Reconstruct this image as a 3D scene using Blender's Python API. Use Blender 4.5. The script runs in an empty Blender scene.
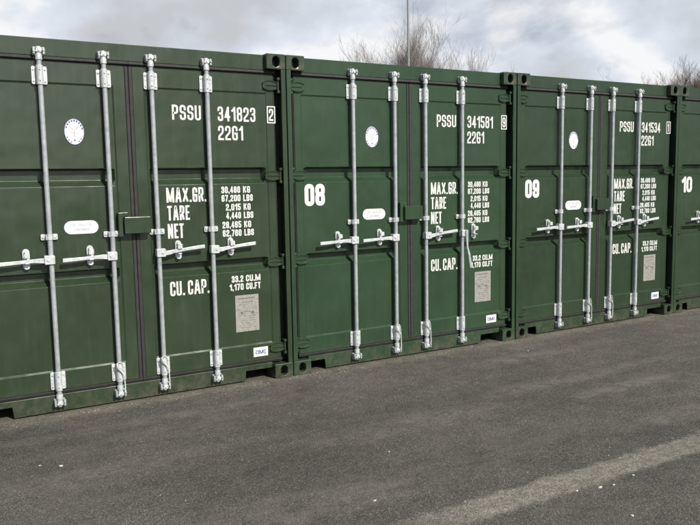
import bpy, bmesh, math, random
from mathutils import Vector, Matrix
R = math.radians
random.seed(7)
scene = bpy.context.scene
col = scene.collection

# ------------------------------------------------------------------ camera
cam_data = bpy.data.cameras.new('camera')
cam = bpy.data.objects.new('camera', cam_data)
col.objects.link(cam)
CAM = Vector((-2.6164, -5.3893, 1.6000))
YAW, PITCH, ROLL = 0.5314, -0.110925, -0.017188
fwd = Vector((math.sin(YAW)*math.cos(PITCH), math.cos(YAW)*math.cos(PITCH), math.sin(PITCH)))
r0 = Vector((math.cos(YAW), -math.sin(YAW), 0)); u0 = r0.cross(fwd)
rt = math.cos(ROLL)*r0 + math.sin(ROLL)*u0
up = -math.sin(ROLL)*r0 + math.cos(ROLL)*u0
M = Matrix((rt, up, -fwd)).transposed().to_4x4(); M.translation = CAM
cam.matrix_world = M
cam_data.sensor_fit = 'HORIZONTAL'; cam_data.sensor_width = 36.0
cam_data.lens = 36.0*739.9/700.0
cam_data.clip_start = 0.05; cam_data.clip_end = 2000
scene.camera = cam

# ------------------------------------------------------------------ sun, sky, exposure
SUN_EL, SUN_AZ = R(40), R(15)          # azimuth measured to the right of straight behind the camera side
to_sun = Vector((math.sin(SUN_AZ)*math.cos(SUN_EL), -math.cos(SUN_AZ)*math.cos(SUN_EL), math.sin(SUN_EL)))
sd = bpy.data.lights.new('sun', 'SUN'); sd.energy = 5.0; sd.angle = R(0.5); sd.color = (1.0, 0.955, 0.88)
so = bpy.data.objects.new('sun', sd); col.objects.link(so)
so.rotation_euler = (-to_sun).to_track_quat('-Z', 'Y').to_euler(); so.location = (0, -10, 12)

world = bpy.data.worlds.new('World'); scene.world = world; world.use_nodes = True
wn, wl = world.node_tree.nodes, world.node_tree.links
wn.clear()
SKY_STRENGTH = 0.06
def wnode(t, **kw):
    n = wn.new(t)
    for k, v in kw.items(): setattr(n, k, v)
    return n
sky = wnode('ShaderNodeTexSky', sky_type='NISHITA', sun_disc=False)
sky.sun_elevation = SUN_EL; sky.sun_rotation = math.pi - SUN_AZ
sky.air_density = 1.0; sky.dust_density = 0.6
tc = wnode('ShaderNodeTexCoord')
mp = wnode('ShaderNodeMapping'); mp.inputs['Scale'].default_value = (1.0, 1.0, 1.8); mp.inputs['Location'].default_value = (3.1, 0.4, 0.15)
wl.new(tc.outputs['Generated'], mp.inputs['Vector'])
def wnoise(scale, detail, rough, src, dist=0.0):
    n = wnode('ShaderNodeTexNoise'); n.inputs['Scale'].default_value = scale
    n.inputs['Detail'].default_value = detail; n.inputs['Roughness'].default_value = rough
    n.inputs['Distortion'].default_value = dist
    wl.new(src.outputs[0], n.inputs['Vector']); return n
def wramp(stops, src):
    n = wnode('ShaderNodeValToRGB'); e = n.color_ramp.elements
    e[0].position, e[0].color = stops[0][0], (*stops[0][1], 1)
    e[1].position, e[1].color = stops[-1][0], (*stops[-1][1], 1)
    for p, c in stops[1:-1]:
        q = e.new(p); q.color = (*c, 1)
    wl.new(src, n.inputs['Fac']); return n
n1 = wnoise(3.6, 9, 0.52, mp, 0.2)
mask0 = wramp([(0.36, (0.30, 0.30, 0.30)), (0.50, (1, 1, 1))], n1.outputs['Fac'])
wsep = wnode('ShaderNodeSeparateXYZ'); wl.new(tc.outputs['Generated'], wsep.inputs[0])
thin = wramp([(0.27, (1, 1, 1)), (0.50, (0.18, 0.18, 0.18))], wsep.outputs['Z'])      # broken cloud overhead, banked towards the horizon
mask = wnode('ShaderNodeMix', data_type='RGBA', blend_type='MULTIPLY'); mask.inputs['Factor'].default_value = 1.0
wl.new(mask0.outputs['Color'], mask.inputs['A']); bank = wramp([(0.30, (0.42, 0.42, 0.42)), (0.62, (1, 1, 1))], wsep.outputs['Y'])         # the cloud bank lies beyond the containers, the sun side is clearer
bk = wnode('ShaderNodeMath', operation='MULTIPLY_ADD'); bk.inputs[1].default_value = 0.5; bk.inputs[2].default_value = 0.5
wl.new(wsep.outputs['Y'], bk.inputs[0]); wl.new(bk.outputs[0], bank.inputs['Fac'])
tb = wnode('ShaderNodeMix', data_type='RGBA', blend_type='MULTIPLY'); tb.inputs['Factor'].default_value = 1.0
wl.new(thin.outputs['Color'], tb.inputs['A']); wl.new(bank.outputs['Color'], tb.inputs['B'])
wl.new(tb.outputs['Result'], mask.inputs['B'])
mp2 = wnode('ShaderNodeMapping'); mp2.inputs['Scale'].default_value = (1.0, 1.0, 1.45); mp2.inputs['Location'].default_value = (7.3, 2.2, 5.0)
wl.new(tc.outputs['Generated'], mp2.inputs['Vector'])
n2 = wnoise(5.4, 11, 0.50, mp2, 0.0)
ccol = wramp([(0.36, (0.56, 0.58, 0.61)), (0.45, (0.64, 0.685, 0.755)), (0.52, (0.73, 0.785, 0.87)), (0.58, (0.93, 0.94, 0.955))], n2.outputs['Fac'])
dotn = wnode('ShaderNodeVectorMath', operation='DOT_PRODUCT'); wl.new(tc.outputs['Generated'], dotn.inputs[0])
dotn.inputs[1].default_value = Vector((0.04, -1.0, 0.15)).normalized()                 # unseen bright cloud patch added behind the camera to put sheen on the doors
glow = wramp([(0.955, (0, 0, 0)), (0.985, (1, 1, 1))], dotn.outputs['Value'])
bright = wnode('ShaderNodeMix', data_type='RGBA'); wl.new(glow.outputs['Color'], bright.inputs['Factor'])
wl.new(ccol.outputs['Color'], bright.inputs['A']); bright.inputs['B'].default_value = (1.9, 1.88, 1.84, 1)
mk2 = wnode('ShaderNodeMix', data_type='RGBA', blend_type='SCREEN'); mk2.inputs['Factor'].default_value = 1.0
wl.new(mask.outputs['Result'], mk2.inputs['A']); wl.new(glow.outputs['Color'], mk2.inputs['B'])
gain = wnode('ShaderNodeMix', data_type='RGBA', blend_type='MULTIPLY')
gain.inputs['Factor'].default_value = 1.0
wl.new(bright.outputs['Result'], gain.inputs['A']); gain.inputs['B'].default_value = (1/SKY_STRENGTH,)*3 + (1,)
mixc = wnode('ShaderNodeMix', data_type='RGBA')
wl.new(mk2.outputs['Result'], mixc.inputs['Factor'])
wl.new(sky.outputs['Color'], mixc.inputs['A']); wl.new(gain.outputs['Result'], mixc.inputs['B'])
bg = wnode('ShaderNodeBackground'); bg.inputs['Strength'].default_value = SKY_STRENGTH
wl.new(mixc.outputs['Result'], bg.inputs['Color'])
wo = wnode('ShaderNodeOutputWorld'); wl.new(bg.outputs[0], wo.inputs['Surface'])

vs = scene.view_settings
vs.view_transform = 'Standard'; vs.look = 'None'; vs.gamma = 1.0; vs.use_curve_mapping = False; vs.exposure = 0.0

# ------------------------------------------------------------------ materials
class NT:
    def __init__(s, name):
        s.m = bpy.data.materials.new(name); s.m.use_nodes = True
        s.n, s.l = s.m.node_tree.nodes, s.m.node_tree.links
        s.b = s.n['Principled BSDF']
        s.tc = s.n.new('ShaderNodeTexCoord')
    def map(s, scale=(1, 1, 1), loc=(0, 0, 0), src='Object'):
        n = s.n.new('ShaderNodeMapping'); n.inputs['Scale'].default_value = scale; n.inputs['Location'].default_value = loc
        s.l.new(s.tc.outputs[src], n.inputs['Vector']); return n.outputs[0]
    def noise(s, vec, scale, detail=4, rough=0.55, dist=0):
        n = s.n.new('ShaderNodeTexNoise'); n.inputs['Scale'].default_value = scale
        n.inputs['Detail'].default_value = detail; n.inputs['Roughness'].default_value = rough
        n.inputs['Distortion'].default_value = dist
        s.l.new(vec, n.inputs['Vector']); return n.outputs['Fac']
    def voro(s, vec, scale, out='Distance', feature='F1'):
        n = s.n.new('ShaderNodeTexVoronoi'); n.feature = feature; n.inputs['Scale'].default_value = scale
        s.l.new(vec, n.inputs['Vector']); return n.outputs[out]
    def ramp(s, fac, stops):
        n = s.n.new('ShaderNodeValToRGB'); e = n.color_ramp.elements
        def c4(c): return (c, c, c, 1) if isinstance(c, (int, float)) else (*c, 1)
        e[0].position, e[0].color = stops[0][0], c4(stops[0][1])
        e[1].position, e[1].color = stops[-1][0], c4(stops[-1][1])
        for p, c in stops[1:-1]:
            q = e.new(p); q.color = c4(c)
        s.l.new(fac, n.inputs['Fac']); return n.outputs['Color']
    def mix(s, fac, a, b, blend='MIX'):
        n = s.n.new('ShaderNodeMix'); n.data_type = 'RGBA'; n.blend_type = blend
        for v, k in ((fac, 'Factor'), (a, 'A'), (b, 'B')):
            if hasattr(v, 'links'): s.l.new(v, n.inputs[k])
            elif k == 'Factor': n.inputs[k].default_value = v
            else: n.inputs[k].default_value = (*v, 1)
        return n.outputs['Result']
    def math(s, op, a, b=0.0, clamp=False):
        n = s.n.new('ShaderNodeMath'); n.operation = op; n.use_clamp = clamp
        for i, v in enumerate((a, b)):
            if hasattr(v, 'links'): s.l.new(v, n.inputs[i])
            else: n.inputs[i].default_value = v
        return n.outputs[0]
    def sep(s, vec):
        n = s.n.new('ShaderNodeSeparateXYZ'); s.l.new(vec, n.inputs[0]); return n.outputs
    def bump(s, h, strength, dist, prev=None):
        n = s.n.new('ShaderNodeBump'); n.inputs['Strength'].default_value = strength; n.inputs['Distance'].default_value = dist
        s.l.new(h, n.inputs['Height'])
        if prev: s.l.new(prev, n.inputs['Normal'])
        return n.outputs[0]
    def set(s, **kw):
        names = dict(color='Base Color', rough='Roughness', metal='Metallic', normal='Normal', spec='Specular IOR Level')
        for k, v in kw.items():
            i = s.b.inputs[names[k]]
            if hasattr(v, 'links'): s.l.new(v, i)
            else: i.default_value = (*v, 1) if isinstance(v, tuple) else v
        return s.m

def simple(name, c, rough=0.6, metal=0.0, var=0.15, scale=25.0):
    t = NT(name); v = t.noise(t.map(), scale, 5)
    lo = tuple(x*(1-var) for x in c); hi = tuple(min(1, x*(1+var)) for x in c)
    return t.set(color=t.ramp(v, [(0.3, lo), (0.7, hi)]), rough=rough, metal=metal)

def make_green(lo, hi, dust, shift):
    t = NT('green_paint')
    v = t.map(src='Object')
    big = t.noise(t.map(loc=(shift, 0, 0)), 1.5, 5, 0.62)
    base = t.ramp(big, [(0.3, lo), (0.7, hi)])
    streak = t.noise(t.map((9, 9, 0.7), (shift, 0, shift)), 3.0, 6, 0.65)              # rain streaks of dust down the doors
    base = t.mix(t.ramp(streak, [(0.50, 0.0), (0.78, dust)]), base, (0.056, 0.082, 0.056))
    spk = t.noise(v, 90, 3, 0.6)
    base = t.mix(t.ramp(spk, [(0.70, 0.0), (0.80, 0.35)]), base, (0.11, 0.11, 0.085))
    z = t.sep(v)[2]
    # splashed dirt, ragged, low on the doors and sill
    dn = t.noise(v, 14, 6, 0.7)
    low = t.math('MULTIPLY', t.ramp(z, [(0.0, 0.75), (0.22, 0.0)]), t.ramp(dn, [(0.42, 0.0), (0.66, 1.0)]))
    base = t.mix(low, base, (0.12, 0.105, 0.085))
    rn = t.noise(t.map((1, 1, 0.55), (3+shift, 8, 1)), 26, 7, 0.8)
    near = t.ramp(z, [(0.0, 1.0), (0.30, 0.0)])
    rust = t.math('MULTIPLY', t.ramp(rn, [(0.640, 0.0), (0.685, 0.85)]), t.math('ADD', t.math('MULTIPLY', near, 0.8), 0.12))
    base = t.mix(rust, base, (0.095, 0.050, 0.028))
    wav = t.noise(t.map((1.0, 1.0, 0.8), (shift*2, 1, shift)), 3.2, 2, 0.5)
    fine = t.noise(v, 160, 2, 0.5)
    nb = t.bump(wav, 0.45, 0.035); nb = t.bump(fine, 0.05, 0.002, nb)
    return t.set(color=base, rough=t.ramp(t.noise(v, 5, 5), [(0.3, 0.21), (0.7, 0.34)]), normal=nb, spec=0.5)

def make_galv():
    t = NT('galvanised_steel')
    v = t.map()
    sp = t.voro(v, 60, 'Color')
    n = t.noise(v, 22, 5, 0.6)
    c = t.ramp(n, [(0.3, (0.36, 0.395, 0.405)), (0.7, (0.53, 0.57, 0.575))])
    c = t.mix(0.12, c, sp, 'MULTIPLY')
    st = t.noise(t.map((1, 1, 0.25)), 30, 5, 0.7)
    c = t.mix(t.ramp(st, [(0.60, 0.0), (0.78, 0.5)]), c, (0.22, 0.22, 0.21))
    return t.set(color=c, rough=0.42, metal=0.25, normal=t.bump(n, 0.08, 0.003))

def make_bright_galv():
    t = NT('zinc_fitting')
    v = t.map(); n = t.noise(v, 40, 5, 0.6)
    c = t.ramp(n, [(0.3, (0.44, 0.475, 0.475)), (0.62, (0.68, 0.71, 0.70))])
    d = t.noise(t.map(loc=(3, 1, 2)), 60, 4, 0.7)
    c = t.mix(t.ramp(d, [(0.60, 0.0), (0.74, 0.7)]), c, (0.20, 0.19, 0.17))
    return t.set(color=c, rough=0.45, metal=0.15, normal=t.bump(n, 0.15, 0.004))

def make_rubber():
    t = NT('rubber_gasket')
    v = t.map(); n = t.noise(v, 18, 5, 0.65)
    return t.set(color=t.ramp(n, [(0.3, (0.021, 0.0215, 0.0205)), (0.7, (0.040, 0.040, 0.037))]), rough=0.7)

def make_asphalt():
    t = NT('asphalt')
    v = t.map()
    x, y, z = t.sep(v)
    # aggregate: chips of varied grey
    chip = t.voro(v, 290, 'Color')
    chipv = t.math('ADD', t.sep(chip)[0], 0.0)
    chips = t.ramp(chipv, [(0.0, (0.046, 0.042, 0.037)), (0.45, (0.104, 0.0945, 0.083)), (0.86, (0.148, 0.134, 0.118)), (1.0, (0.33, 0.30, 0.265))])
    chip2 = t.sep(t.voro(t.map(loc=(4, 7, 1)), 140, 'Color'))[1]
    base = t.mix(t.ramp(chip2, [(0.93, 0.0), (0.98, 0.75)]), chips, (0.24, 0.22, 0.20))
    # broad tonal patches
    big = t.noise(t.map((0.55, 1.1, 1)), 1.1, 6, 0.62, 0.4)
    base = t.mix(1.0, base, t.ramp(big, [(0.28, 0.72), (0.5, 0.97), (0.72, 1.24)]), 'MULTIPLY')
    med = t.noise(v, 5.5, 6, 0.7)
    base = t.mix(1.0, base, t.ramp(med, [(0.3, 0.80), (0.7, 1.2)]), 'MULTIPLY')
    # dusty scuffs drawn out along the row
    sc = t.noise(t.map((0.38, 1.5, 1), (2.3, 0.9, 0)), 1.6, 7, 0.66, 0.6)
    base = t.mix(t.ramp(sc, [(0.56, 0.0), (0.74, 0.55)]), base, (0.175, 0.158, 0.140))
    edge = t.noise(t.map((1, 1, 1), (1, 5, 0)), 7.0, 8, 0.75)
    edge2 = t.math('MULTIPLY', t.math('SUBTRACT', edge, 0.5), 0.17)
    yy = t.math('ADD', y, edge2)
    def blob(cx, cy, rx, ry, amt, prev):
        dx = t.math('DIVIDE', t.math('SUBTRACT', x, cx), rx); dy = t.math('DIVIDE', t.math('SUBTRACT', yy, cy), ry)
        d = t.math('ADD', t.math('MULTIPLY', dx, dx), t.math('MULTIPLY', dy, dy))
        m = t.math('MULTIPLY', t.ramp(d, [(0.0, amt), (0.55, amt*.45), (1.0, 0.0)]), t.ramp(edge, [(0.40, 0.10), (0.58, 1.0)]))
        return t.mix(m, prev, (0.25, 0.23, 0.195))
    for b in BLOBS: base = blob(*b, base)
    # worn pale seam running parallel to the containers
    d = t.math('ABSOLUTE', t.math('SUBTRACT', yy, -2.735))
    seam = t.ramp(d, [(0.075, 1.0), (0.115, 0.0)])
    along = t.ramp(t.math('ADD', t.math('DIVIDE', x, 8.0), 0.5), [(0.36, 0.0), (0.46, 0.95), (0.62, 0.85), (0.75, 0.5), (1.0, 0.3)])
    brk = t.ramp(t.noise(v, 16, 7, 0.75), [(0.34, 0.25), (0.58, 1.0)])
    sm = t.math('MULTIPLY', t.math('MULTIPLY', seam, along), brk)
    seamc = t.ramp(chipv, [(0.0, (0.16, 0.148, 0.122)), (0.6, (0.315, 0.290, 0.240)), (1.0, (0.58, 0.53, 0.45))])
    base = t.mix(t.math('MULTIPLY', sm, 0.97), base, seamc)
    # sandy dirt washed up against the foot of the row
    foot = t.math('MULTIPLY', t.ramp(t.math('ABSOLUTE', t.math('ADD', t.math('ADD', y, 0.02), edge2)), [(0.03, 0.75), (0.16, 0.0)]), t.ramp(edge, [(0.38, 0.0), (0.6, 1.0)]))
    base = t.mix(foot, base, (0.24, 0.21, 0.16))
    # thin dark crack-sealed cracks and oil drips
    oil = t.noise(t.map((1, 1, 1), (7, 3, 0)), 2.4, 5, 0.6)
    base = t.mix(t.ramp(oil, [(0.66, 0.0), (0.74, 0.45)]), base, (0.05, 0.046, 0.043))
    h1 = t.voro(v, 290); h2 = t.noise(v, 38, 6, 0.7)
    nb = t.bump(h1, 0.75, 0.004); nb = t.bump(h2, 0.55, 0.012, nb); nb = t.bump(med, 0.35, 0.05, nb)
    return t.set(color=base, rough=0.92, normal=nb, spec=0.25)

BLOBS = [(2.0, -1.68, 0.75, 0.1, 0.75), (1.94, -0.59, 0.7, 0.16, 0.55), (1.7, -1.3, 1.0, 0.16, 0.5), (1.82, -2.35, 0.8, 0.14, 0.5), (2.81, -1.27, 0.6, 0.08, 0.4), (0.03, -1.5, 0.9, 0.2, 0.4), (-1.72, -1.26, 0.8, 0.22, 0.35), (-0.91, -2.25, 0.9, 0.25, 0.45), (-1.33, -0.47, 1.2, 0.1, 0.35), (-1.81, 0.11, 0.8, 0.06, 0.5)]
GREENS = [make_green((0.0235, 0.0415, 0.0205), (0.0345, 0.0555, 0.0300), 0.42, 0.0), make_green((0.0235, 0.0500, 0.0250), (0.0340, 0.0680, 0.0350), 0.30, 3.7),
          make_green((0.0215, 0.0410, 0.0205), (0.0310, 0.0550, 0.0290), 0.26, 8.1), make_green((0.0220, 0.0420, 0.0210), (0.0320, 0.0560, 0.0300), 0.30, 5.3)]
GALV = make_galv(); ZINC = make_bright_galv(); RUBBER = make_rubber(); ASPHALT = make_asphalt()
WHITE = simple('white_vinyl', (0.80, 0.80, 0.78), 0.45, 0, 0.05, 60)
def make_lettering():
    t = NT('white_lettering'); v = t.map()
    c = t.ramp(t.noise(v, 30, 5), [(0.3, (0.66, 0.67, 0.64)), (0.7, (0.80, 0.81, 0.78))])
    chip = t.noise(t.map(loc=(5, 2, 8)), 55, 6, 0.75)
    c = t.mix(t.ramp(chip, [(0.69, 0.0), (0.73, 0.8)]), c, (0.06, 0.085, 0.06))       # worn through to the green in specks
    return t.set(color=c, rough=0.5)
PAINTW = make_lettering()
SEAL = simple('seal_plastic', (0.62, 0.63, 0.61), 0.5, 0, 0.1, 60)
PLATE = simple('stamped_aluminium', (0.36, 0.35, 0.32), 0.5, 0.2, 0.18, 60)
PRINT = simple('engraved_print', (0.13, 0.125, 0.115), 0.6)
SOFTGREY = simple('grey_print', (0.42, 0.42, 0.45), 0.6)
BLUE = simple('blue_print', (0.06, 0.075, 0.30), 0.5)
DARK = simple('dark_steel', (0.02, 0.022, 0.02), 0.7)
STEELPOLE = simple('grey_pole_steel', (0.30, 0.31, 0.32), 0.5, 0.2)
BARK = simple('grey_bark', (0.15, 0.125, 0.105), 0.9, 0, 0.3, 4)
TWIG = simple('twig_bark', (0.25, 0.215, 0.19), 0.9, 0, 0.3, 2)
TWIGB = simple('brown_twig', (0.145, 0.105, 0.07), 0.9, 0, 0.3, 2)
STONE = simple('pale_stone', (0.55, 0.52, 0.46), 0.85, 0, 0.2, 80)
GRIT = simple('loose_grit', (0.24, 0.22, 0.20), 0.9, 0, 0.6, 7)

# ------------------------------------------------------------------ mesh helpers
class MB:
    def __init__(s): s.v, s.f = [], []
    def add(s, verts, faces):
        o = len(s.v); s.v += [tuple(q) for q in verts]; s.f += [tuple(i+o for i in f) for f in faces]
    def box(s, x0, x1, y0, y1, z0, z1):
        s.add([(x0,y0,z0),(x1,y0,z0),(x1,y1,z0),(x0,y1,z0),(x0,y0,z1),(x1,y0,z1),(x1,y1,z1),(x0,y1,z1)],
              [(0,3,2,1),(4,5,6,7),(0,1,5,4),(1,2,6,5),(2,3,7,6),(3,0,4,7)]); return s
    def prism(s, poly, y0, y1):            # polygon in x,z extruded along y
        n = len(poly)
        a = sum(poly[i][0]*poly[(i+1)%n][1]-poly[(i+1)%n][0]*poly[i][1] for i in range(n))
        if a < 0: poly = poly[::-1]
        s.add([(p[0], y0, p[1]) for p in poly]+[(p[0], y1, p[1]) for p in poly],
              [tuple(range(n)), tuple(range(2*n-1, n-1, -1))]+[(i, i+n, (i+1)%n+n, (i+1)%n) for i in range(n)]); return s
    def rings(s, rings, cap=True):
        n = len(rings[0]); vs = [p for r in rings for p in r]; fs = []
        for k in range(len(rings)-1):
            for i in range(n):
                j = (i+1) % n
                fs.append((k*n+i, k*n+j, (k+1)*n+j, (k+1)*n+i))
        if cap: fs += [tuple(range(n-1, -1, -1)), tuple(range((len(rings)-1)*n, len(rings)*n))]
        s.add(vs, fs); return s
    def tube(s, path, rad, n=10, cap=True):
        path = [Vector(p) for p in path]
        rads = rad if isinstance(rad, (list, tuple)) else [rad]*len(path)
        rings = []; prev = None
        for i, p in enumerate(path):
            d = (path[min(i+1, len(path)-1)]-path[max(i-1, 0)]).normalized()
            if prev is None: a = d.orthogonal().normalized()
            else:
                a = prev-d*prev.dot(d); a = a.normalized() if a.length > 1e-6 else d.orthogonal().normalized()
            prev = a; b = d.cross(a)
            rings.append([p+(a*math.cos(2*math.pi*k/n)+b*math.sin(2*math.pi*k/n))*rads[i] for k in range(n)])
        return s.rings(rings, cap)
    def rectsweep(s, path, w, t, along='x'):   # flat bar; along x: section t in y, w in z; along z: t in y, w in x
        rings = []
        for q in path:
            x, y, z = q[:3]; ww = (q[3] if len(q) > 3 else w)/2; tt = t/2
            if along == 'x': rings.append([(x, y-tt, z-ww), (x, y+tt, z-ww), (x, y+tt, z+ww), (x, y-tt, z+ww)])
            else: rings.append([(x-ww, y-tt, z), (x+ww, y-tt, z), (x+ww, y+tt, z), (x-ww, y+tt, z)])
        return s.rings(rings)
    def mirror_x(s, w):
        s.v = [(w-x, y, z) for x, y, z in s.v]; s.f = [f[::-1] for f in s.f]; return s
    def build(s, name, mat, parent=None, bevel=0.0, smooth=False, fix=True, loc=None):
        me = bpy.data.meshes.new(name); me.from_pydata(s.v, [], s.f)
        if fix:
            bm = bmesh.new(); bm.from_mesh(me); bmesh.ops.recalc_face_normals(bm, faces=bm.faces); bm.to_mesh(me); bm.free()
        me.materials.append(mat)
        o = bpy.data.objects.new(name, me); col.objects.link(o)
        if parent: o.parent = parent
        if loc: o.location = loc
        if smooth:
            for p in me.polygons: p.use_smooth = True
            try: me.set_sharp_from_angle(angle=R(40))
            except Exception: pass
        if bevel:
            b = o.modifiers.new('bevel', 'BEVEL'); b.width = bevel; b.segments = 2; b.limit_method = 'ANGLE'; b.angle_limit = R(35)
            b.harden_normals = False
        return o
def tag(o, label=None, cat=None, group=None, kind=None):
    for k, v in (('label', label), ('category', cat), ('group', group), ('kind', kind)):
        if v: o[k] = v
    return o
def empty(name, loc=(0, 0, 0)):
    o = bpy.data.objects.new(name, None); o.location = loc; o.empty_display_size = 0.3; col.objects.link(o); return o
def copy_tree(o, parent=None):
    c = o.copy(); col.objects.link(c)
    if parent: c.parent = parent
    for ch in list(o.children): copy_tree(ch, c)
    return c
def stadium(cx, cz, w, h, n=10):
    r = min(w, h)/2; pts = []
    for k in range(n+1):
        a = -math.pi/2+math.pi*k/n
        pts.append((r*math.cos(a), r*math.sin(a)))
    out = []
    if w >= h:
        e = (w-h)/2
        out = [(cx+e+a, cz+b) for a, b in pts]+[(cx-e-a, cz-b) for a, b in pts]
    else:
        e = (h-w)/2
        out = [(cx-b, cz+e+a) for a, b in pts]+[(cx+b, cz-e-a) for a, b in pts]
    return out
def rrect(x0, x1, z0, z1, r, n=3):
    out = []
    for cx, cz, a0 in ((x1-r, z0+r, -90), (x1-r, z1-r, 0), (x0+r, z1-r, 90), (x0+r, z0+r, 180)):
        for k in range(n+1):
            a = R(a0+90*k/n); out.append((cx+r*math.cos(a), cz+r*math.sin(a)))
    return out

# ------------------------------------------------------------------ stencil-style lettering drawn as stroke ribbons
G = {
 '0': (1, [[1,(0,0,1),(1,0,1),(1,1,1),(0,1,1)]]), 'O': (1, [[1,(0,0,1),(1,0,1),(1,1,1),(0,1,1)]]),
 '1': (.62, [[0,(1,0,0),(1,1,0)], [0,(0,.77,0),(.8,.94,0)]]),
 '2': (1, [[0,(0,.74,0),(0,1,1),(1,1,1),(1,.55,1),(0,.22,.6),(0,0,0),(1,0,0)]]),
 '3': (1, [[0,(0,.8,0),(0,1,1),(1,1,1),(1,.53,1),(.4,.53,0)], [0,(.4,.53,0),(1,.53,1),(1,0,1),(0,0,1),(0,.2,0)]]),
 '4': (1.05, [[0,(.72,0,0),(.72,1,0)], [0,(.66,.95,0),(0,.27,0),(1,.27,0)]]),
 '5': (1, [[0,(1,1,0),(0,1,0),(0,.56,0),(1,.56,1),(1,0,1),(0,0,1),(0,.2,0)]]),
 '6': (1, [[1,(0,0,1),(1,0,1),(1,.56,1),(0,.56,1)], [0,(0,.3,0),(0,1,1),(1,1,1),(1,.8,0)]]),
 '7': (.95, [[0,(0,1,0),(1,1,0),(.35,0,0)]]),
 '8': (1, [[1,(0,0,1),(1,0,1),(1,.53,1),(0,.53,1)], [1,(0,.53,1),(1,.53,1),(1,1,1),(0,1,1)]]),
 '9': (1, [[1,(0,.44,1),(1,.44,1),(1,1,1),(0,1,1)], [0,(1,.7,0),(1,0,1),(0,0,1),(0,.2,0)]]),
 'A': (1.35, [[0,(0,0,0),(.42,1,0),(.58,1,0),(1,0,0)], [0,(.25,.26,0),(.75,.26,0)]]),
 'B': (1, [[0,(0,0,0),(0,1,0),(1,1,1),(1,.53,1),(.2,.53,0)], [0,(.2,.53,0),(1,.53,1),(1,0,1),(.1,0,0)]]),
 'C': (1, [[0,(1,.72,0),(1,1,1),(0,1,1),(0,0,1),(1,0,1),(1,.28,0)]]),
 'E': (.88, [[0,(1,1,0),(0,1,0),(0,0,0),(1,0,0)], [0,(.2,.52,0),(.75,.52,0)]]),
 'F': (.85, [[0,(1,1,0),(0,1,0),(0,0,0)], [0,(.2,.5,0),(.75,.5,0)]]),
 'G': (1, [[0,(1,.74,0),(1,1,1),(0,1,1),(0,0,1),(1,0,.6),(1,.46,0),(.62,.46,0)]]),
 'I': (0, [[0,(0,0,0),(0,1,0)]]),
 'K': (1.05, [[0,(0,0,0),(0,1,0)], [0,(.9,.97,0),(.15,.42,0)], [0,(.38,.58,0),(.92,.03,0)]]),
 'L': (.85, [[0,(0,1,0),(0,0,0),(1,0,0)]]),
 'M': (1.9, [[0,(0,0,0),(0,1,0)], [0,(1,0,0),(1,1,0)], [0,(.08,.92,0),(.46,.06,0)], [0,(.92,.92,0),(.54,.06,0)]]),
 'N': (1.3, [[0,(0,0,0),(0,1,0)], [0,(1,0,0),(1,1,0)], [0,(.08,.92,0),(.92,.08,0)]]),
 'P': (1, [[0,(0,0,0),(0,1,0),(1,1,1),(1,.45,1),(.2,.45,0)]]),
 'R': (1.1, [[0,(0,0,0),(0,1,0),(1,1,1),(1,.47,1),(.2,.47,0)], [0,(.6,.42,0),(.95,.03,0)]]),
 'S': (1, [[0,(1,.76,0),(1,1,1),(0,1,1),(0,.51,1),(1,.51,1),(1,0,1),(0,0,1),(0,.24,0)]]),
 'T': (1, [[0,(0,1,0),(1,1,0)], [0,(.5,0,0),(.5,.9,0)]]),
 'U': (1, [[0,(0,1,0),(0,0,1),(1,0,1),(1,1,0)]]),
 'X': (1.35, [[0,(.05,.04,0),(.95,.96,0)], [0,(.05,.96,0),(.95,.04,0)]]),
 '-': (.5, [[0,(.1,.5,0),(.9,.5,0)]]),
}
def round_path(pts, closed, rmax):
    n = len(pts); out = []
    for i, (x, z, r) in enumerate(pts):
        p = Vector((x, z))
        if (not closed and i in (0, n-1)) or r == 0: out.append(p); continue
        a = Vector(pts[i-1][:2]); b = Vector(pts[(i+1) % n][:2])
        la, lb = (a-p).length, (b-p).length
        q = min(r*rmax, la*0.5 if (closed or i-1 > 0) else la*0.95, lb*0.5 if (closed or i+1 < n-1) else lb*0.95)
        da, db = (a-p).normalized(), (b-p).normalized()
        s, e = p+da*q, p+db*q
        for k in range(7):
            t = k/6; out.append(s*(1-t)**2*1.0+p*2*t*(1-t)+e*t*t if False else s.lerp(p, 0)*((1-t)**2)+p*(2*t*(1-t))+e*(t*t))
    res = [out[0]]
    for p in out[1:]:
        if (p-res[-1]).length > 1e-6: res.append(p)
    if closed and (res[0]-res[-1]).length < 1e-6: res.pop()
    return res
def ribbon(mb, pts, closed, t, y):
    n = len(pts); L, Rr = [], []
    if not closed:
        pts = list(pts)
        pts[0] = pts[0]+(pts[0]-pts[1]).normalized()*t/2
        pts[-1] = pts[-1]+(pts[-1]-pts[-2]).normalized()*t/2
    for i in range(n):
        if closed: d0 = (pts[i]-pts[i-1]).normalized(); d1 = (pts[(i+1) % n]-pts[i]).normalized()
        else:
            d0 = (pts[i]-pts[i-1]).normalized() if i > 0 else (pts[1]-pts[0]).normalized()
            d1 = (pts[i+1]-pts[i]).normalized() if i < n-1 else d0
        n0, n1 = Vector((-d0.y, d0.x)), Vector((-d1.y, d1.x))
        m = n0+n1
        m = m.normalized() if m.length > 1e-6 else n0
        k = min(1/max(m.dot(n0), 0.35), 2.2)
        L.append(pts[i]+m*(t/2*k)); Rr.append(pts[i]-m*(t/2*k))
    o = len(mb.v)
    for a, b in zip(L, Rr): mb.v += [(a.x, y, a.y), (b.x, y, b.y)]
    for i in range(n if closed else n-1):
        j = (i+1) % n
        mb.f.append((o+2*i, o+2*i+1, o+2*j+1, o+2*j))
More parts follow.
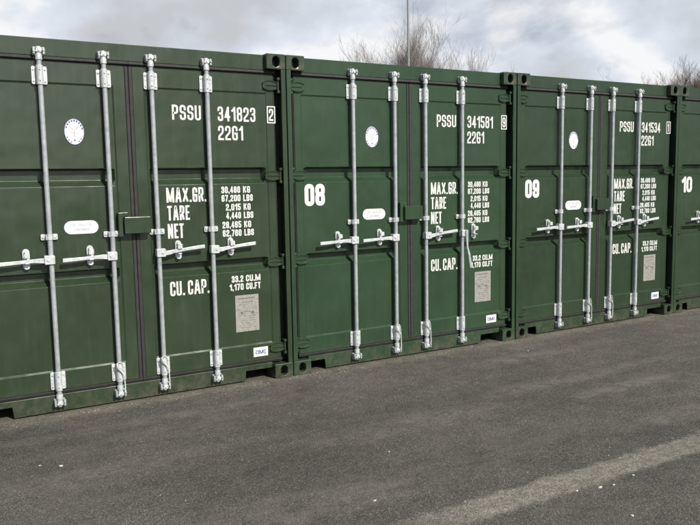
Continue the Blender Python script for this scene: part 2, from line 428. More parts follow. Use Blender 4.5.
def text(mb, s, x0, x1, z0, cap, y, t=0.135, gap=0.10):
    t *= cap; gap *= cap; space = 0.34
    def units(c): return G[c][0] if c in G else 0
    nun = sum(units(c) for c in s if c in G) + sum(space for c in s if c == ' ')
    fixed = sum((t if c in G else (t*1.05 if c in '.,' else 0)) for c in s) + gap*(len(s)-1)
    un = (x1-x0-fixed)/max(nun, 1e-6)
    x = x0
    for c in s:
        if c == ' ': x += un*space+gap; continue
        if c in '.,':
            mb.add([(x, y, z0), (x+t*1.05, y, z0), (x+t*1.05, y, z0+t*1.15), (x, y, z0+t*1.15)], [(0, 1, 2, 3)])
            if c == ',':
                mb.add([(x+t*.35, y-.0002, z0-t*.75), (x+t*.75, y-.0002, z0-t*.75), (x+t*1.05, y-.0002, z0+.2*t), (x+t*.45, y-.0002, z0+.2*t)], [(0, 1, 2, 3)])
            x += t*1.05+gap; continue
        wu, strokes = G[c]; iw = un*wu
        for k, st in enumerate(strokes):
            pts = [(x+t/2+u*iw, z0+t/2+v*(cap-t), r) for u, v, r in st[1:]]
            pts = round_path(pts, st[0], max(iw*0.5, 0.001))
            ribbon(mb, pts, st[0], t, y-0.00025*k)
        x += iw+t+gap

# ------------------------------------------------------------------ the ground
gm = MB(); gm.add([(-600, -600, 0), (600, -600, 0), (600, 600, 0), (-600, 600, 0)], [(0, 1, 2, 3)])
ground = gm.build('ground', ASPHALT); tag(ground, kind='structure')

# ------------------------------------------------------------------ the container
W, H, LEN = 2.436, 2.591, 6.058
YF, YP, YG = 0.058, 0.066, 0.120           # door frame, door panel, bottom of the pressed grooves
BARS = (0.623, 1.043, 1.373, 1.791); YB, RB = 0.026, 0.017

def corner_fitting():
    mb = MB(); w, d, h = 0.162, 0.178, 0.118
    hole = stadium(w/2, h/2, 0.062, 0.082, 8)
    n = len(hole); cx, cz = w/2, h/2
    outer = []
    for x, z in hole:
        dx, dz = x-cx, z-cz
        k = min((w/2)/abs(dx) if abs(dx) > 1e-6 else 1e9, (h/2)/abs(dz) if abs(dz) > 1e-6 else 1e9)
        outer.append([cx+dx*k, cz+dz*k])
    for c in ((0, 0), (w, 0), (w, h), (0, h)):             # pull the nearest ray to each corner
        i = min(range(n), key=lambda q: (outer[q][0]-c[0])**2+(outer[q][1]-c[1])**2); outer[i] = list(c)
    O0 = [(x, 0, z) for x, z in outer]; O1 = [(x, d, z) for x, z in outer]
    I0 = [(x, 0, z) for x, z in hole]; I1 = [(x, 0.10, z) for x, z in hole]
    vs = O0+O1+I0+I1; fs = []
    for i in range(n):
        j = (i+1) % n
        fs += [(i, j, 2*n+j, 2*n+i), (i, n+i, n+j, j), (2*n+i, 2*n+j, 3*n+j, 3*n+i)]
    fs += [tuple(range(3*n, 4*n)), tuple(range(n, 2*n))]
    mb.add(vs, fs); return mb

def post_mb():
    mb = MB()
    z0, z1 = 0.1185, H-0.1185
    mb.prism([(0.0015, z0), (0.040, z0), (0.040, z1), (0.0015, z1)], 0.003, 0.016)     # outer plate
    mb.box(0.0015, 0.014, 0.0162, 0.16, z0, z1)
    mb.box(0.0142, 0.080, 0.115, 0.16, z0, z1)
    for z in HINGES:                                                                    # welded hinge lugs
        for s in (-1, 1):
            zz = z+s*0.050
            mb.box(0.0405, 0.064, 0.022, 0.114, zz-0.011, zz+0.011)
    return mb
HINGES = (0.252, 0.955, 1.645, 2.352)

def leaf_mb(x0, x1, px0, px1):
    gx0, gx1 = px0+0.012, px1-0.012
    xs = [x0, px0-0.007, px0+0.004, gx0, gx0+0.030, gx1-0.030, gx1, px1-0.004, px1+0.007, x1]
    zs = [(0.160, 0), (0.294, 0), (0.302, 1), (0.896, 1), (0.936, 2), (0.987, 2), (0.998, 1), (1.588, 1), (1.628, 2), (1.700, 2), (1.712, 1), (2.285, 1), (2.294, 0), (2.438, 0)]
    mb = MB(); nx = len(xs); V = []
    for z, k in zs:
        for i, x in enumerate(xs):
            y = YF
            if k >= 1 and 2 <= i <= nx-3: y = YP
            if k == 2 and 4 <= i <= nx-5: y = YG
            V.append((x, y, z))
    F = []
    nz = len(zs)
    for j in range(nz-1):
        for i in range(nx-1):
            a = j*nx+i; F.append((a, a+1, a+nx+1, a+nx))
    # skirt back to the inner face
    rim = [i for i in range(nx)]+[j*nx+nx-1 for j in range(1, nz)]+[(nz-1)*nx+i for i in range(nx-2, -1, -1)]+[j*nx for j in range(nz-2, 0, -1)]
    o = len(V)
    for r in rim: V.append((V[r][0], 0.135, V[r][2]))
    m = len(rim)
    for k in range(m):
        F.append((rim[k], o+k, o+(k+1) % m, rim[(k+1) % m]))
    F.append(tuple(range(o, o+m)))
    mb.add(V, F); return mb

def gasket_mb(x0, x1, inner):        # rubber lip round one leaf; inner = +1 when the meeting edge is at x1
    mb = MB()
    a, b = 0.0265, 0.026
    L = x0-(a if inner < 0 else 0.012); Rr = x1+(0.012 if inner < 0 else a)
    dl, dr = (0, 0.007) if inner < 0 else (0.007, 0)
    # top lip leans outwards and catches the light; profile in y,z
    def strip_x(pts, xa, xb): mb.rings([[(xa, y, z) for y, z in pts], [(xb, y, z) for y, z in pts]])
    strip_x([(0.12, 2.439), (0.060, 2.439), (0.040, 2.444), (0.038, 2.449), (0.052, 2.4665), (0.12, 2.4665)], L, Rr)
    strip_x([(0.12, 0.159), (0.060, 0.159), (0.046, 0.157), (0.046, 0.152), (0.056, 0.1325), (0.12, 0.1325)], L, Rr)
    def strip_z(pts): mb.rings([[(x, y, 0.1595) for x, y in pts], [(x, y, 2.4385) for x, y in pts]])
    strip_z([(L, 0.12), (L, 0.064+dl), (L+0.003, 0.057+dl), (x0-0.003, 0.054+dl), (x0-0.0005, 0.060+dl), (x0-0.0005, 0.12)])
    strip_z([(x1+0.0005, 0.12), (x1+0.0005, 0.060+dr), (x1+0.003, 0.054+dr), (Rr-0.003, 0.057+dr), (Rr, 0.064+dr), (Rr, 0.12)])
    return mb

def hinge_mb(z):                      # for the right-hand side; mirrored for the left leaf
    mb = MB()
    xl, xr = 2.258, 2.386
    N = 10; topc, botc = [], []
    for k in range(N+1):
        t = k/N; x = xl+(xr-xl)*t
        hgt = 0.020+0.016*math.sin(math.pi*min(1, t*1.05))**0.8
        topc.append((x, z+hgt)); botc.append((x, z-hgt))
    mb.prism(topc+botc[::-1], 0.047, YF-0.0005)
    for c in (topc, botc): mb.tube([(x, 0.0455, zz) for x, zz in c], 0.0055, 6)
    mb.tube([(xl+0.02, 0.0475, z), (xr-0.01, 0.0455, z)], 0.006, 6)
    mb.tube([(xr+0.002, 0.046, z-0.036), (xr+0.002, 0.046, z+0.036)], 0.014, 10)
    return mb

def keeper_mb(x, z, s):               # s=+1 top, -1 bottom
    mb = MB(); yf = 0.0495
    mb.prism(rrect(x-0.038, x+0.038, z-0.028, z+0.028, 0.008, 2), 0.0375, yf-0.0002)
    for q in (-1, 1):
        c = x+q*0.031
        mb.prism(rrect(c-0.007, c+0.007, z-0.022, z+0.024, 0.005, 2), 0.004, 0.0373)
        mb.tube([(c, 0.0035, z+0.004*q), (c, -0.001, z+0.004*q)], 0.008, 8)
    return mb
def cam_mb(x, z, s):
    mb = MB()
    mb.tube([(x, YB, z-s*0.062), (x, YB, z-s*0.030)], 0.0225, 14)
    mb.tube([(x, YB, z-s*0.030), (x, YB, z+s*0.026)], [0.020, 0.015], 12)
    mb.prism([(x-0.022, z-0.010), (x+0.014, z-0.015), (x+0.022, z+0.002), (x+0.017, z+0.014), (x-0.014, z+0.012)], 0.003, 0.034)
    mb.tube([(x, 0.0022, z), (x, -0.002, z)], 0.008, 8)
    return mb
def bracket_mb(x, z0, z1):
    mb = MB()
    mb.prism(rrect(x-0.050, x-0.0232, z0+0.004, z1-0.004, 0.010), 0.046, YF-0.0008)
    mb.prism(rrect(x+0.0232, x+0.050, z0+0.004, z1-0.004, 0.010), 0.046, YF-0.0008)
    mb.tube([(x, YB, z0), (x, YB, z1)], 0.0230, 16)
    mb.box(x-0.0222, x+0.0222, 0.030, YF-0.001, z0+0.003, z1-0.003)
    for q in (-1, 1):
        for zz in (z0+0.026, z1-0.026): mb.tube([(x+q*0.037, 0.0455, zz), (x+q*0.037, 0.040, zz)], 0.0065, 8)
    for zz in (z0+0.028, z1-0.028): mb.tube([(x, 0.002, zz), (x, -0.0025, zz)], 0.006, 8)
    return mb
def guide_mb(x, z):
    mb = MB()
    for q in (-1, 1):
        a, b = sorted((x+q*0.021, x+q*0.055))
        mb.prism(rrect(a, b, z-0.020, z+0.020, 0.007), 0.047, YF+0.004)
        mb.tube([(x+q*0.041, 0.0465, z), (x+q*0.041, 0.040, z)], 0.008, 8)
        mb.box(min(x+q*0.0205, x+q*0.0255), max(x+q*0.0205, x+q*0.0255), 0.016, 0.0465, z-0.019, z+0.019)
    mb.tube([(x, YB, z-0.019), (x, YB, z+0.019)], 0.0208, 14)
    return mb
def hub_mb(x, s, z=1.09):
    mb = MB()
    mb.prism(rrect(min(x-s*0.022, x+s*0.046), max(x-s*0.022, x+s*0.044), z-0.030, z+0.030, 0.007), -0.002, 0.050)
    mb.tube([(x+s*0.022, -0.0025, z), (x+s*0.022, -0.008, z)], 0.010, 10)
    return mb
def handle_mb(x, s, rise, z=1.09):
    mb = MB()
    P = [(0.0465, 0.012, z-0.004, 0.034), (0.075, 0.010, z-0.002, 0.032), (0.105, 0.012, z+rise*0.15, 0.027), (0.16, 0.018, z+rise*0.35, 0.023),
         (0.215, 0.014, z+rise*0.6, 0.023), (0.30, 0.010, z+rise*0.9, 0.026), (0.348, 0.010, z+rise, 0.026)]
    mb.rectsweep([(x+s*a, y, zz, w) for a, y, zz, w in P], 0.03, 0.011)
    return mb
def catch_mb(x, s, z=1.10):
    mb = MB()
    mb.prism(stadium(x, z, 0.046, 0.142, 8), 0.050, YP-0.0006)
    mb.tube([(x, 0.0495, z-0.050), (x, 0.040, z-0.050)], 0.020, 12)
    mb.tube([(x, 0.0495, z+0.050), (x, 0.030, z+0.050)], 0.012, 10)
    # hinged retainer over the handle
    mb.prism([(x-0.018, z+0.010), (x+0.018, z+0.014), (x+0.017, z+0.046), (x-0.008, z+0.050), (x-0.018, z+0.036)], 0.000, 0.0045)
    mb.box(x-0.012, x+0.012, 0.0048, 0.0498, z+0.024, z+0.032)
    # lower cradle
    mb.box(x-0.013, x+0.013, 0.006, 0.0498, z-0.029, z-0.022)
    return mb
def seal_mb(x, s):
    mb = MB()
    mb.tube([(x-s*0.022, -0.002, 0.306), (x-s*0.021, -0.006, 0.290), (x-s*0.012, -0.008, 0.268), (x+s*0.004, -0.009, 0.248), (x+s*0.018, -0.008, 0.228), (x+s*0.026, -0.004, 0.20),
             (x+s*0.029, 0.0, 0.155), (x+s*0.029, -0.003, 0.115), (x+s*0.024, -0.004, 0.088)], 0.0045, 7)
    mb.tube([(x-s*0.022, -0.002, 0.306), (x-s*0.008, 0.0, 0.314), (x+s*0.010, 0.0, 0.310), (x+s*0.022, 0.002, 0.292), (x+s*0.026, 0.0, 0.25), (x+s*0.026, -0.004, 0.20)], 0.003, 7)
    return mb

def make_container(number, serial, check, idx):
    root = empty('shipping_container'); GREEN = GREENS[idx+1]
    # corner fittings
    fit = corner_fitting()
    first = fit.build('corner_fitting', GREEN, root, bevel=0.006, loc=(0, 0, 0))
    for x in (0, W-0.162):
        for z in (0, H-0.118):
            for y in (0, LEN-0.178):
                if (x, y, z) == (0, 0, 0): continue
                o = first.copy(); col.objects.link(o); o.parent = root; o.location = (x, y, z)
    post_mb().build('corner_post', GREEN, root, bevel=0.003)
    post_mb().mirror_x(W).build('corner_post', GREEN, root, bevel=0.003)
    # header and sill
    hd = MB(); hd.prism([(0.1625, 2.468), (W-0.1625, 2.468), (W-0.1625, 2.584), (0.1625, 2.584)], 0.050, 0.16)
    hd.box(0.0805, 0.162, 0.058, 0.16, 2.468, 2.4725); hd.box(W-0.162, W-0.0805, 0.058, 0.16, 2.468, 2.4725)
    header = hd.build('door_header', GREEN, root, bevel=0.004)
    sl = MB()
    sl.prism([(0.1625, 0.088), (0.318, 0.088), (0.326, 0.010), (2.034, 0.010), (2.040, 0.088), (W-0.1625, 0.088), (W-0.1625, 0.131), (0.1625, 0.131)], 0.050, 0.062)
    sl.box(0.1625, W-0.1625, 0.0622, 0.17, 0.118, 0.1308)
    sill = sl.build('door_sill', GREEN, root, bevel=0.003)
    for x in BARS:
        keeper_mb(x, 2.493, 1).build('cam_keeper', GALV, header, bevel=0.0015)
        keeper_mb(x, 0.078, -1).build('cam_keeper', GALV, sill, bevel=0.0015)
    # body
    for side in (0, 1):
        sw = MB(); y = 0.165; pts = []
        while y < LEN-0.16:
            pts += [(0.012, y), (0.012, min(y+0.072, LEN-0.16)), (0.048, min(y+0.14, LEN-0.16)), (0.048, min(y+0.21, LEN-0.16))]; y += 0.278
        pts.append((0.012, LEN-0.16))
        V = [(x, yy, 0.14) for x, yy in pts]+[(x, yy, 2.53) for x, yy in pts]; n = len(pts)
        sw.add(V, [(i, i+1, n+i+1, n+i) for i in range(n-1)])
        sw.box(0.004, 0.060, 0.18, LEN-0.18, 2.53, 2.583); sw.box(0.004, 0.060, 0.18, LEN-0.18, 0.03, 0.14)
        if side: sw.mirror_x(W)
        sw.build('side_wall', GREEN, root, fix=False)
    rf = MB(); rf.box(0.0605, W-0.0605, 0.161, LEN-0.14, 2.555, 2.580); 
    y = 0.3
    while y < LEN-0.3: rf.box(0.09, W-0.09, y, y+0.09, 2.5802, 2.588); y += 0.21
    rf.build('roof', GREEN, root, bevel=0.003)
    rw = MB(); rw.box(0.0605, W-0.0605, LEN-0.139, LEN-0.02, 0.03, 2.583); rw.build('rear_wall', GREEN, root)
    fl = MB(); fl.box(0.0605, W-0.0605, 0.171, LEN-0.14, 0.135, 0.165); fl.build('floor', DARK, root)
    # doors
    CX = W/2
    specs = ((0.086, CX-0.027, 0.152, CX-0.115, 1), (CX+0.027, W-0.086, CX+0.112, W-0.152, -1))
    doors = []
    for k, (x0, x1, px0, px1, inner) in enumerate(specs):
        d = leaf_mb(x0, x1, px0, px1).build('door', GREEN, root, bevel=0.003)
        gasket_mb(x0, x1, inner).build('gasket', RUBBER, d, bevel=0.002)
        for z in HINGES:
            h = hinge_mb(z)
            if k == 0: h.mirror_x(W)
            h.build('hinge', GREEN, d, smooth=True)
        s = -1 if k == 0 else 1
        for x in BARS[2*k:2*k+2]:
            catch_mb(x+s*0.155, s).build('handle_catch', ZINC, d, bevel=0.0015)
        doors.append(d)
    # lock box astride the meeting edge
    lb = MB()
    lb.prism(rrect(CX-0.092, CX+0.098, 1.243, 1.362, 0.006, 2), -0.006, 0.050)
    lb.box(CX-0.070, CX-0.054, 0.0505, YF-0.0005, 1.25, 1.36); lb.box(CX+0.060, CX+0.098, 0.0505, YF-0.0005, 1.25, 1.36)
    lb.build('lock_box', GREEN, doors[1], bevel=0.003)
    lp = MB(); lp.box(CX-0.128, CX-0.0935, 0.022, YF-0.0005, 1.222, 1.395); lp.box(CX-0.0930, CX-0.0505, 0.0505, YF-0.0005, 1.366, 1.395)
    lp.build('lock_box_plate', GREEN, doors[0], bevel=0.003)
    # locking bars
    bars = []
    for k, x in enumerate(BARS):
        mb = MB(); mb.tube([(x, YB, 0.085), (x, YB, 2.485)], RB, 18)
        b = mb.build('locking_bar', GALV, root, smooth=True)
        s = -1 if k < 2 else 1
        bracket_mb(x, 2.272, 2.400).build('bearing_bracket', ZINC, b, bevel=0.002)
        bracket_mb(x, 0.165, 0.300).build('bearing_bracket', ZINC, b, bevel=0.002)
        guide_mb(x, 1.245).build('bar_guide', ZINC, b, bevel=0.0015)
        cam_mb(x, 2.497, 1).build('locking_cam', ZINC, b, bevel=0.0015)
        cam_mb(x, 0.076, -1).build('locking_cam', ZINC, b, bevel=0.0015)
        hub_mb(x, s).build('handle_hub', ZINC, b, bevel=0.002)
        if number == '08' and k == 3:
            h = MB(); zc = 1.09
            h.rectsweep([(x+0.026, -0.0085, zc+0.028, 0.030), (x+0.026, -0.011, zc-0.04, 0.024), (x+0.025, -0.018, zc-0.13, 0.018), (x+0.034, -0.034, zc-0.20, 0.022), (x+0.046, -0.040, zc-0.29, 0.026), (x+0.050, -0.040, zc-0.325, 0.026)], 0.03, 0.011, 'z')
            hh = h.build('handle', GALV, b, bevel=0.002); hh['label'] = 'unlatched handle hanging straight down'
        else:
            handle_mb(x, s, -0.010 if k < 2 else 0.028).build('handle', ZINC, b, bevel=0.002)
        if k in (1, 2): seal_mb(x, 1 if k == 1 else 1).build('seal_wire', SEAL, b, smooth=True)
    # ---- markings
    e = 0.0012
    yl = YP-e
    if number:
        mb = MB(); text(mb, number, 0.168, 0.358, 1.392, 0.182, yl, t=0.20, gap=0.05)
        mb.build('bay_number', PAINTW, doors[0], fix=False)
    D = 0.008
    def line(name, y, items, door):
        mb = MB()
        for a in items: text(mb, *a[:5], y, **(a[5] if len(a) > 5 else {}))
        mb.build(name, PAINTW, door, fix=False)
    line('owner_code', yl, [('PSSU', 1.520+D, 1.742+D, 2.067, 0.110)], doors[1])
    if serial: line('serial_number', yl, [(serial, 1.875+D, 2.186+D, 2.066, 0.110)], doors[1])
    line('size_code', yl, [('22G1', 1.874+D, 2.078+D, 1.922, 0.110)], doors[1])
    if check:
        mb = MB(); bx0, bx1, bz0, bz1, bt = 2.290, 2.362, 2.058, 2.192, 0.009; yb = YF-e
        mb.add([(bx0, yb, bz0), (bx1, yb, bz0), (bx1, yb, bz1), (bx0, yb, bz1), (bx0+bt, yb, bz0+bt), (bx1-bt, yb, bz0+bt), (bx1-bt, yb, bz1-bt), (bx0+bt, yb, bz1-bt)],
               [(0, 1, 5, 4), (1, 2, 6, 5), (2, 3, 7, 6), (3, 0, 4, 7)])
        if check == '1': text(mb, check, bx0+0.022, bx1-0.026, bz0+0.020, 0.094, yb)
        else: text(mb, check, bx0+0.017, bx1-0.017, bz0+0.020, 0.094, yb)
        mb.build('check_digit', PAINTW, doors[1], fix=False)
    hd_ = dict(t=0.135, gap=0.075)
    line('weight_heading', yl, [('MAX.GR.', 1.450+D, 1.762+D, 1.456, 0.110, hd_)], doors[1])
    line('weight_heading', yl, [('TARE', 1.452+D, 1.624+D, 1.322, 0.110, hd_)], doors[1])
    line('weight_heading', yl, [('NET', 1.450+D, 1.572+D, 1.187, 0.110, hd_)], doors[1])
    line('volume_heading', yl, [('CU. CAP.', 1.448+D, 1.757+D, 0.750, 0.110, hd_)], doors[1])
    sm_ = dict(t=0.185, gap=0.09)
    for num, unit, xl, z in (('30,480', 'KG', 1.882, 1.515), ('67,200', 'LBS', 1.882, 1.450), ('2,015', 'KG', 1.915, 1.380), ('4,440', 'LBS', 1.915, 1.315),
                             ('28,465', 'KG', 1.882, 1.243), ('62,760', 'LBS', 1.882, 1.178)):
        line('weight_figure', yl, [(num, xl+D, 2.038+D, z, 0.052, sm_), (unit, 2.062+D, (2.122 if unit == 'KG' else 2.143)+D, z, 0.052, sm_)], doors[1])
    line('volume_figure', yl, [('33.2', 1.942+D, 2.040+D, 0.812, 0.052, sm_), ('CU.M', 2.062+D, 2.187+D, 0.812, 0.052, sm_)], doors[1])
    line('volume_figure', yl, [('1,170', 1.922+D, 2.040+D, 0.748, 0.052, sm_), ('CU.FT', 2.062+D, 2.187+D, 0.748, 0.052, sm_)], doors[1])
    # ---- oval badge
    cx, cz = 0.830, 1.966
    mb = MB(); mb.prism([(cx+0.066*math.cos(2*math.pi*k/40), cz+0.090*math.sin(2*math.pi*k/40)) for k in range(40)], YP-0.003, YP-0.0005)
    badge = mb.build('oval_badge', WHITE, doors[0])
    mb = MB(); ys = YP-0.0036
    for k in range(9):
        a0 = R(12+k*17.4); a1 = a0+R(10.5)
        q = [(cx+r*0.066*math.cos(a), ys, cz+r*0.090*math.sin(a)) for a, r in ((a0, .78), (a0, .92), (a1, .92), (a1, .78))]
        mb.add(q, [(0, 1, 2, 3)])
    mb.add([(cx+(0.010 if k % 2 else 0.004)*math.sin(2*math.pi*k/10), ys, cz-0.058+(0.004 if k % 2 == 0 else 0.011)*math.cos(2*math.pi*k/10)) for k in range(10)], [tuple(range(10))])
    for k in range(7):
        a0 = R(205+k*18.5); a1 = a0+R(9)
        if abs(a0-R(270)) < R(12): continue
        q = [(cx+r*0.066*math.cos(a), ys, cz+r*0.090*math.sin(a)) for a, r in ((a0, .80), (a0, .90), (a1, .90), (a1, .80))]
        mb.add(q, [(0, 1, 2, 3)])
    n = 48                                                   # fine blue rim
    rim = [(cx+r*0.066*math.cos(2*math.pi*k/n), ys, cz+r*0.090*math.sin(2*math.pi*k/n)) for r in (0.965, 0.995) for k in range(n)]
    mb.add(rim, [(k, (k+1) % n, n+(k+1) % n, n+k) for k in range(n)])
    mb.build('badge_print', BLUE, doors[0], fix=False)
    mb = MB(); ys2 = YP-0.0034
    mb.add([(cx-0.003, ys2, cz-0.035), (cx+0.003, ys2, cz-0.035), (cx+0.003, ys2, cz+0.012), (cx-0.003, ys2, cz+0.012)], [(0, 1, 2, 3)])
    for q in (-1, 1):
        ribbon(mb, [Vector((cx+q*a, cz+b)) for a, b in ((0.006, 0.014), (0.020, 0.024), (0.026, 0.040))], False, 0.004, ys2-0.0001*(q+2))
        ribbon(mb, [Vector((cx+q*a, cz+b)) for a, b in ((0.006, -0.012), (0.018, -0.004), (0.022, 0.008))], False, 0.003, ys2-0.0003-0.0001*(q+2))
    mb.build('badge_emblem', SOFTGREY, doors[0], fix=False)
    # ---- steel grade label
    mb = MB(); mb.prism(stadium(0.842, 1.302, 0.232, 0.092, 10), YP-0.003, YP-0.0005)
    mb.build('steel_label', WHITE, doors[0])
    mb = MB(); text(mb, 'COR-TEN STEEL', 0.764, 0.920, 1.309, 0.020, YP-0.0036, t=0.13); text(mb, 'CONTAINER', 0.790, 0.894, 1.276, 0.020, YP-0.0036, t=0.13)
    mb.build('steel_label_print', SOFTGREY, doors[0], fix=False)
    # ---- data plate
    px0, px1, pz0, pz1 = 1.972, 2.172, 0.410, 0.704
    mb = MB(); mb.box(px0, px1, YP-0.004, YP-0.0005, pz0, pz1); mb.build('data_plate', PLATE, doors[1], bevel=0.001)
    rnd = random.Random(11); mb = MB(); yp = YP-0.0046
    def dash(x, z, w, h): mb.add([(x, yp, z), (x+w, yp, z), (x+w, yp, z+h), (x, yp, z+h)], [(0, 1, 2, 3)])
    z = pz1-0.030
    x = px0+0.025
    while x < px1-0.03: w = rnd.uniform(.006, .018); dash(x, z, min(w, px1-0.02-x), .009); x += w+.004
    mb.build('data_plate_heading', PRINT, doors[1], fix=False); mb = MB()
    z -= 0.030; x = px0+0.055
    while x < px1-0.06: w = rnd.uniform(.005, .012); dash(x, z, w, .006); x += w+.004
    mb.build('data_plate_heading', PRINT, doors[1], fix=False); mb = MB()
    for r in range(11):
        z -= 0.0185
        if z < pz0+0.012: break
        x = px0+0.014+(rnd.random()*.02)
        while x < px1-0.02:
            w = rnd.uniform(.004, .014)
            if rnd.random() < 0.62 and x+w < px1-0.01: dash(x, z, w, .0045)
            x += w+.005
    dots = []
    for q in (0.26, 0.74):
        dots.append([(px0+q*0.2+0.009*math.cos(2*math.pi*k/10), yp-0.0003, 0.562+0.010*math.sin(2*math.pi*k/10)) for k in range(10)])
    mb.build('data_plate_print', PRINT, doors[1], fix=False)
    mb = MB()
    arch = [Vector((px0+0.030+0.0075*k, 0.535+0.040*math.sin(math.pi*(k/18.0)))) for k in range(19)]
    ribbon(mb, arch, False, 0.004, yp-0.0005)
    for q in dots: mb.add(q, [tuple(range(10))])
    mb.build('data_plate_emblem', PRINT, doors[1], fix=False)
    # ---- maker's label
    mb = MB(); mb.box(2.112, 2.238, YF-0.002, YF-0.0004, 0.193, 0.268); mb.build('maker_label', WHITE, doors[1])
    mb = MB(); text(mb, 'CIMC', 2.130, 2.220, 0.212, 0.034, YF-0.0026, t=0.17); mb.build('maker_label_print', BLUE, doors[1], fix=False)
    return root

PITCHX = 2.4435
rows = [('', '341823', '2', -1, 0.000, 'dark green shipping container with serial 341823, first and nearest in the row at far left'),
        ('08', '341581', '9', 0, 0.002, 'dark green shipping container numbered 08, one door handle hanging down unlatched'),
        ('09', '341534', '1', 1, -0.003, 'dark green shipping container numbered 09, serial 341534, between containers 08 and 10'),
        ('10', '', '', 2, 0.002, 'dark green shipping container numbered 10, cut off at the right end of the row')]
for num, serial, chk, k, dy, label in rows:
    c = make_container(num, serial, chk, k)
    c.location = (k*PITCHX, dy, 0.0)
    tag(c, label, 'shipping container', 'green shipping containers in a row')

# ------------------------------------------------------------------ lamp post and trees behind the row
def ray(u, v):
    return (fwd+rt*((u-350)/739.9)-up*((v-262.5)/739.9))
def at_y(u, v, Y):
    d = ray(u, v); return CAM+d*((Y-CAM.y)/d.y)

pp = at_y(408.3, 40, 22.0)
lp = empty('lamp_post', (pp.x, pp.y, 0))
mb = MB(); mb.tube([(0, 0, 0), (0, 0, 1.4), (0, 0, 1.42), (0, 0, 10.2)], [0.085, 0.085, 0.062, 0.045], 14); mb.build('pole', STEELPOLE, lp, smooth=True)
mb = MB(); mb.tube([(0, 0, 10.2), (0, -0.15, 10.45), (0, -0.6, 10.55)], [0.04, 0.035, 0.03], 10); mb.build('bracket_arm', STEELPOLE, lp, smooth=True)
mb = MB(); mb.rings([[(-.10, -.6, 10.5), (.10, -.6, 10.5), (.10, -.6, 10.6), (-.10, -.6, 10.6)], [(-.15, -.85, 10.49), (.15, -.85, 10.49), (.15, -.85, 10.64), (-.15, -.85, 10.64)], [(-.12, -1.2, 10.5), (.12, -1.2, 10.5), (.12, -1.2, 10.58), (-.12, -1.2, 10.58)]])
mb.build('lantern', STEELPOLE, lp, bevel=0.01)
tag(lp, 'slim grey lamp post rising behind the containers in front of the bare tree', 'lamp post')

def bare_tree(loc, height, spread, seed, label, twigmat, stems=4, density=1.0, trunk_h=1.2, slim=1.0):
    rnd = random.Random(seed)
    root = empty('bare_tree', loc)
    tr, cr = MB(), MB()
    count = [0]
    def grow(p, d, length, rad, level):
        n = 5 if level < 2 else 4
        pts = [p]; rads = [rad]; dd = d.copy(); seg = length/n
        for i in range(n):
            j = 0.10+0.06*level
            dd = (dd+Vector((rnd.uniform(-j, j), rnd.uniform(-j, j), rnd.uniform(-j*.3, j*.8)))).normalized()
            p = p+dd*seg; pts.append(p); rads.append(max(rad*(1-0.75*(i+1)/n), 0.0055))
        cr.tube(pts, rads, 5 if level < 2 else 3, cap=False); count[0] += 1
        if level >= 4: return
        kids = max(1, round(rnd.choice(((7, 9), (6, 8), (5, 6), (2, 4))[level])*density))
        for k in range(kids):
            t = rnd.uniform(0.22, 1.0); i = min(int(t*n), n-1); q = pts[i].lerp(pts[i+1], t*n-i)
            a = rnd.uniform(0, 2*math.pi); tilt = rnd.uniform(0.30, 0.65)
            o = Vector((math.cos(a), math.sin(a), 0)); base = (pts[i+1]-pts[i]).normalized()
            nd = (base*math.cos(tilt)+o*math.sin(tilt)+Vector((0, 0, 0.22))).normalized()
            grow(q, nd, length*rnd.uniform(0.42, 0.66), max(rads[i]*0.55, 0.0035), level+1)
    tr.tube([(0, 0, -0.1), (0.02, 0.01, trunk_h*.5), (0, 0, trunk_h)], [0.22, 0.17, 0.15], 10)
    for k in range(stems):
        a = 2*math.pi*k/stems+rnd.uniform(-.4, .4); s = spread*rnd.uniform(.5, 1.0)
        d = Vector((math.cos(a)*s, math.sin(a)*s, 1)).normalized()
        grow(Vector((math.cos(a)*.07, math.sin(a)*.07, trunk_h-.06)), d, (height-trunk_h)*rnd.uniform(.70, .88), 0.11, 0)
    tr.build('trunk', BARK, root, smooth=True)
    cr.build('crown', twigmat, root, fix=False)
    zt = max(v[2] for v in cr.v)
    root.scale = (slim, slim, height/zt)
    tag(root, label, 'tree', 'bare trees behind the containers')
    return root
def tree_at(u, vtop, Y, *a, **k):
    p = at_y(u, vtop, Y)
    return bare_tree((p.x, p.y, 0), p.z, *a, **k)
tree_at(401, 2, 32, 0.18, 17, 'large bare grey tree with fine upright twigs behind the lamp post', TWIG, stems=8, density=1.2, slim=0.56)
tree_at(424, 18, 34, 0.14, 31, 'slimmer bare tree between the largest bare tree and the small one to its right', TWIG, stems=5, slim=0.55)
tree_at(461, 32, 36, 0.12, 9, 'smaller bare tree standing a little right of the lamp post', TWIG, stems=5, slim=0.6)
tree_at(604, 67, 40, 0.08, 21, 'twiggy bare treetop barely showing above container 09', TWIG, stems=2, density=0.45)
tree_at(674, 60, 34, 0.22, 14, 'low bare tree above the joint of containers 09 and 10', TWIGB, stems=11, density=1.2, slim=0.58)
tree_at(702, 46, 30, 0.25, 5, 'taller brown bare tree at the right edge above container 10', TWIGB, stems=13, density=1.3, slim=0.7)

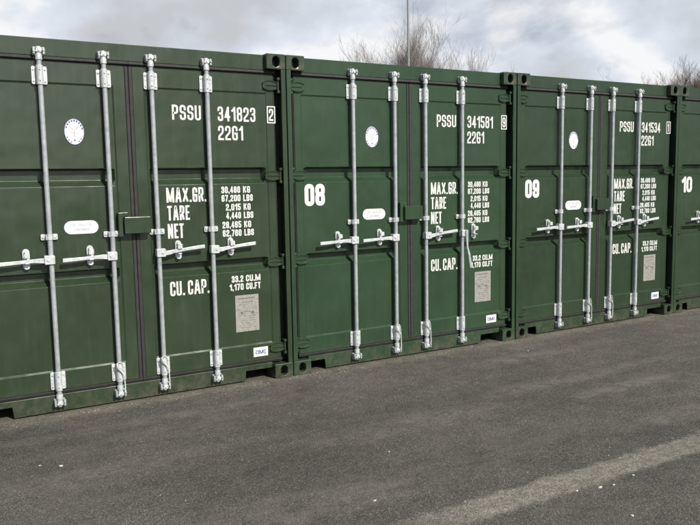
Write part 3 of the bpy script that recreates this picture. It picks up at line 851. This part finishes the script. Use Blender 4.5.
# ------------------------------------------------------------------ stones and grit on the tarmac
def at_ground(u, v):
    d = ray(u, v); return CAM+d*(-CAM.z/d.z)
def stone_mb(rnd, s, flat=0.5):
    bm = bmesh.new(); bmesh.ops.create_icosphere(bm, subdivisions=1, radius=1)
    sx, sy = s*rnd.uniform(.8, 1.5), s*rnd.uniform(.6, 1.0)
    for v in bm.verts:
        k = rnd.uniform(.75, 1.15); v.co = Vector((v.co.x*sx*k, v.co.y*sy*k, v.co.z*s*flat*k))
    mb = MB(); bm.verts.index_update()
    mb.add([v.co[:] for v in bm.verts], [tuple(v.index for v in f.verts) for f in bm.faces]); bm.free(); return mb
rnd = random.Random(4)
for u, v, s, lab in ((40, 466, .013, 'pale flat stone chip on the tarmac, left of a matching chip, bottom left'), (61, 466.5, .016, 'larger pale stone chip on the tarmac in the bottom left'),
                (375, 501, .012, 'small pale stone on the tarmac at the bottom centre'), (389, 452, .008, 'tiny pale stone on the tarmac right below container 08'),
                (600, 488, .018, 'largest flat white stone just below the worn pale seam'), (613.5, 485.5, .014, 'flat white stone just right of the largest one below the pale seam'),
                (633, 475.5, .012, 'white stone at the lower edge of the pale seam, nearest the right side'), (577, 491, .010, 'small white stone left of the largest one below the pale seam'),
                (632, 516, .013, 'pale stone nearest the bottom right corner of the tarmac'), (528, 351, .009, 'white pebble on the tarmac by the joint of containers 08 and 09')):
    p = at_ground(u, v); mb = stone_mb(rnd, s*.85, .38)
    o = mb.build('stone', STONE, loc=(p.x, p.y, s*.25)); tag(o, lab, 'stone', 'stray pale stones on the tarmac')
mb = MB(); rnd = random.Random(8)
for k in range(6500):
    x = rnd.uniform(-3.2, 7.5); y = rnd.choice((rnd.uniform(-4.4, -0.02), rnd.gauss(-2.73, .12), rnd.uniform(-4.4, -0.02), -abs(rnd.gauss(0, .10)), -abs(rnd.gauss(0, .05))))
    s = rnd.uniform(.0015, .0042) if rnd.random() < (.93 if y < -.2 else .82) else rnd.uniform(.004, .009)
    a = rnd.uniform(0, 6.28); ca, sa = math.cos(a)*s, math.sin(a)*s
    z = s*.7
    mb.add([(x+ca, y+sa, z*.3), (x-sa, y+ca, z*.2), (x-ca*.8, y-sa*.8, z*.3), (x+sa, y-ca, z*.25), (x, y, z*1.1), (x, y, -.001)],
           [(0, 1, 4), (1, 2, 4), (2, 3, 4), (3, 0, 4), (1, 0, 5), (2, 1, 5), (3, 2, 5), (0, 3, 5)])
g = mb.build('loose_grit', GRIT, fix=False); tag(g, kind='stuff', label='fine loose grit scattered over the tarmac', cat='grit')
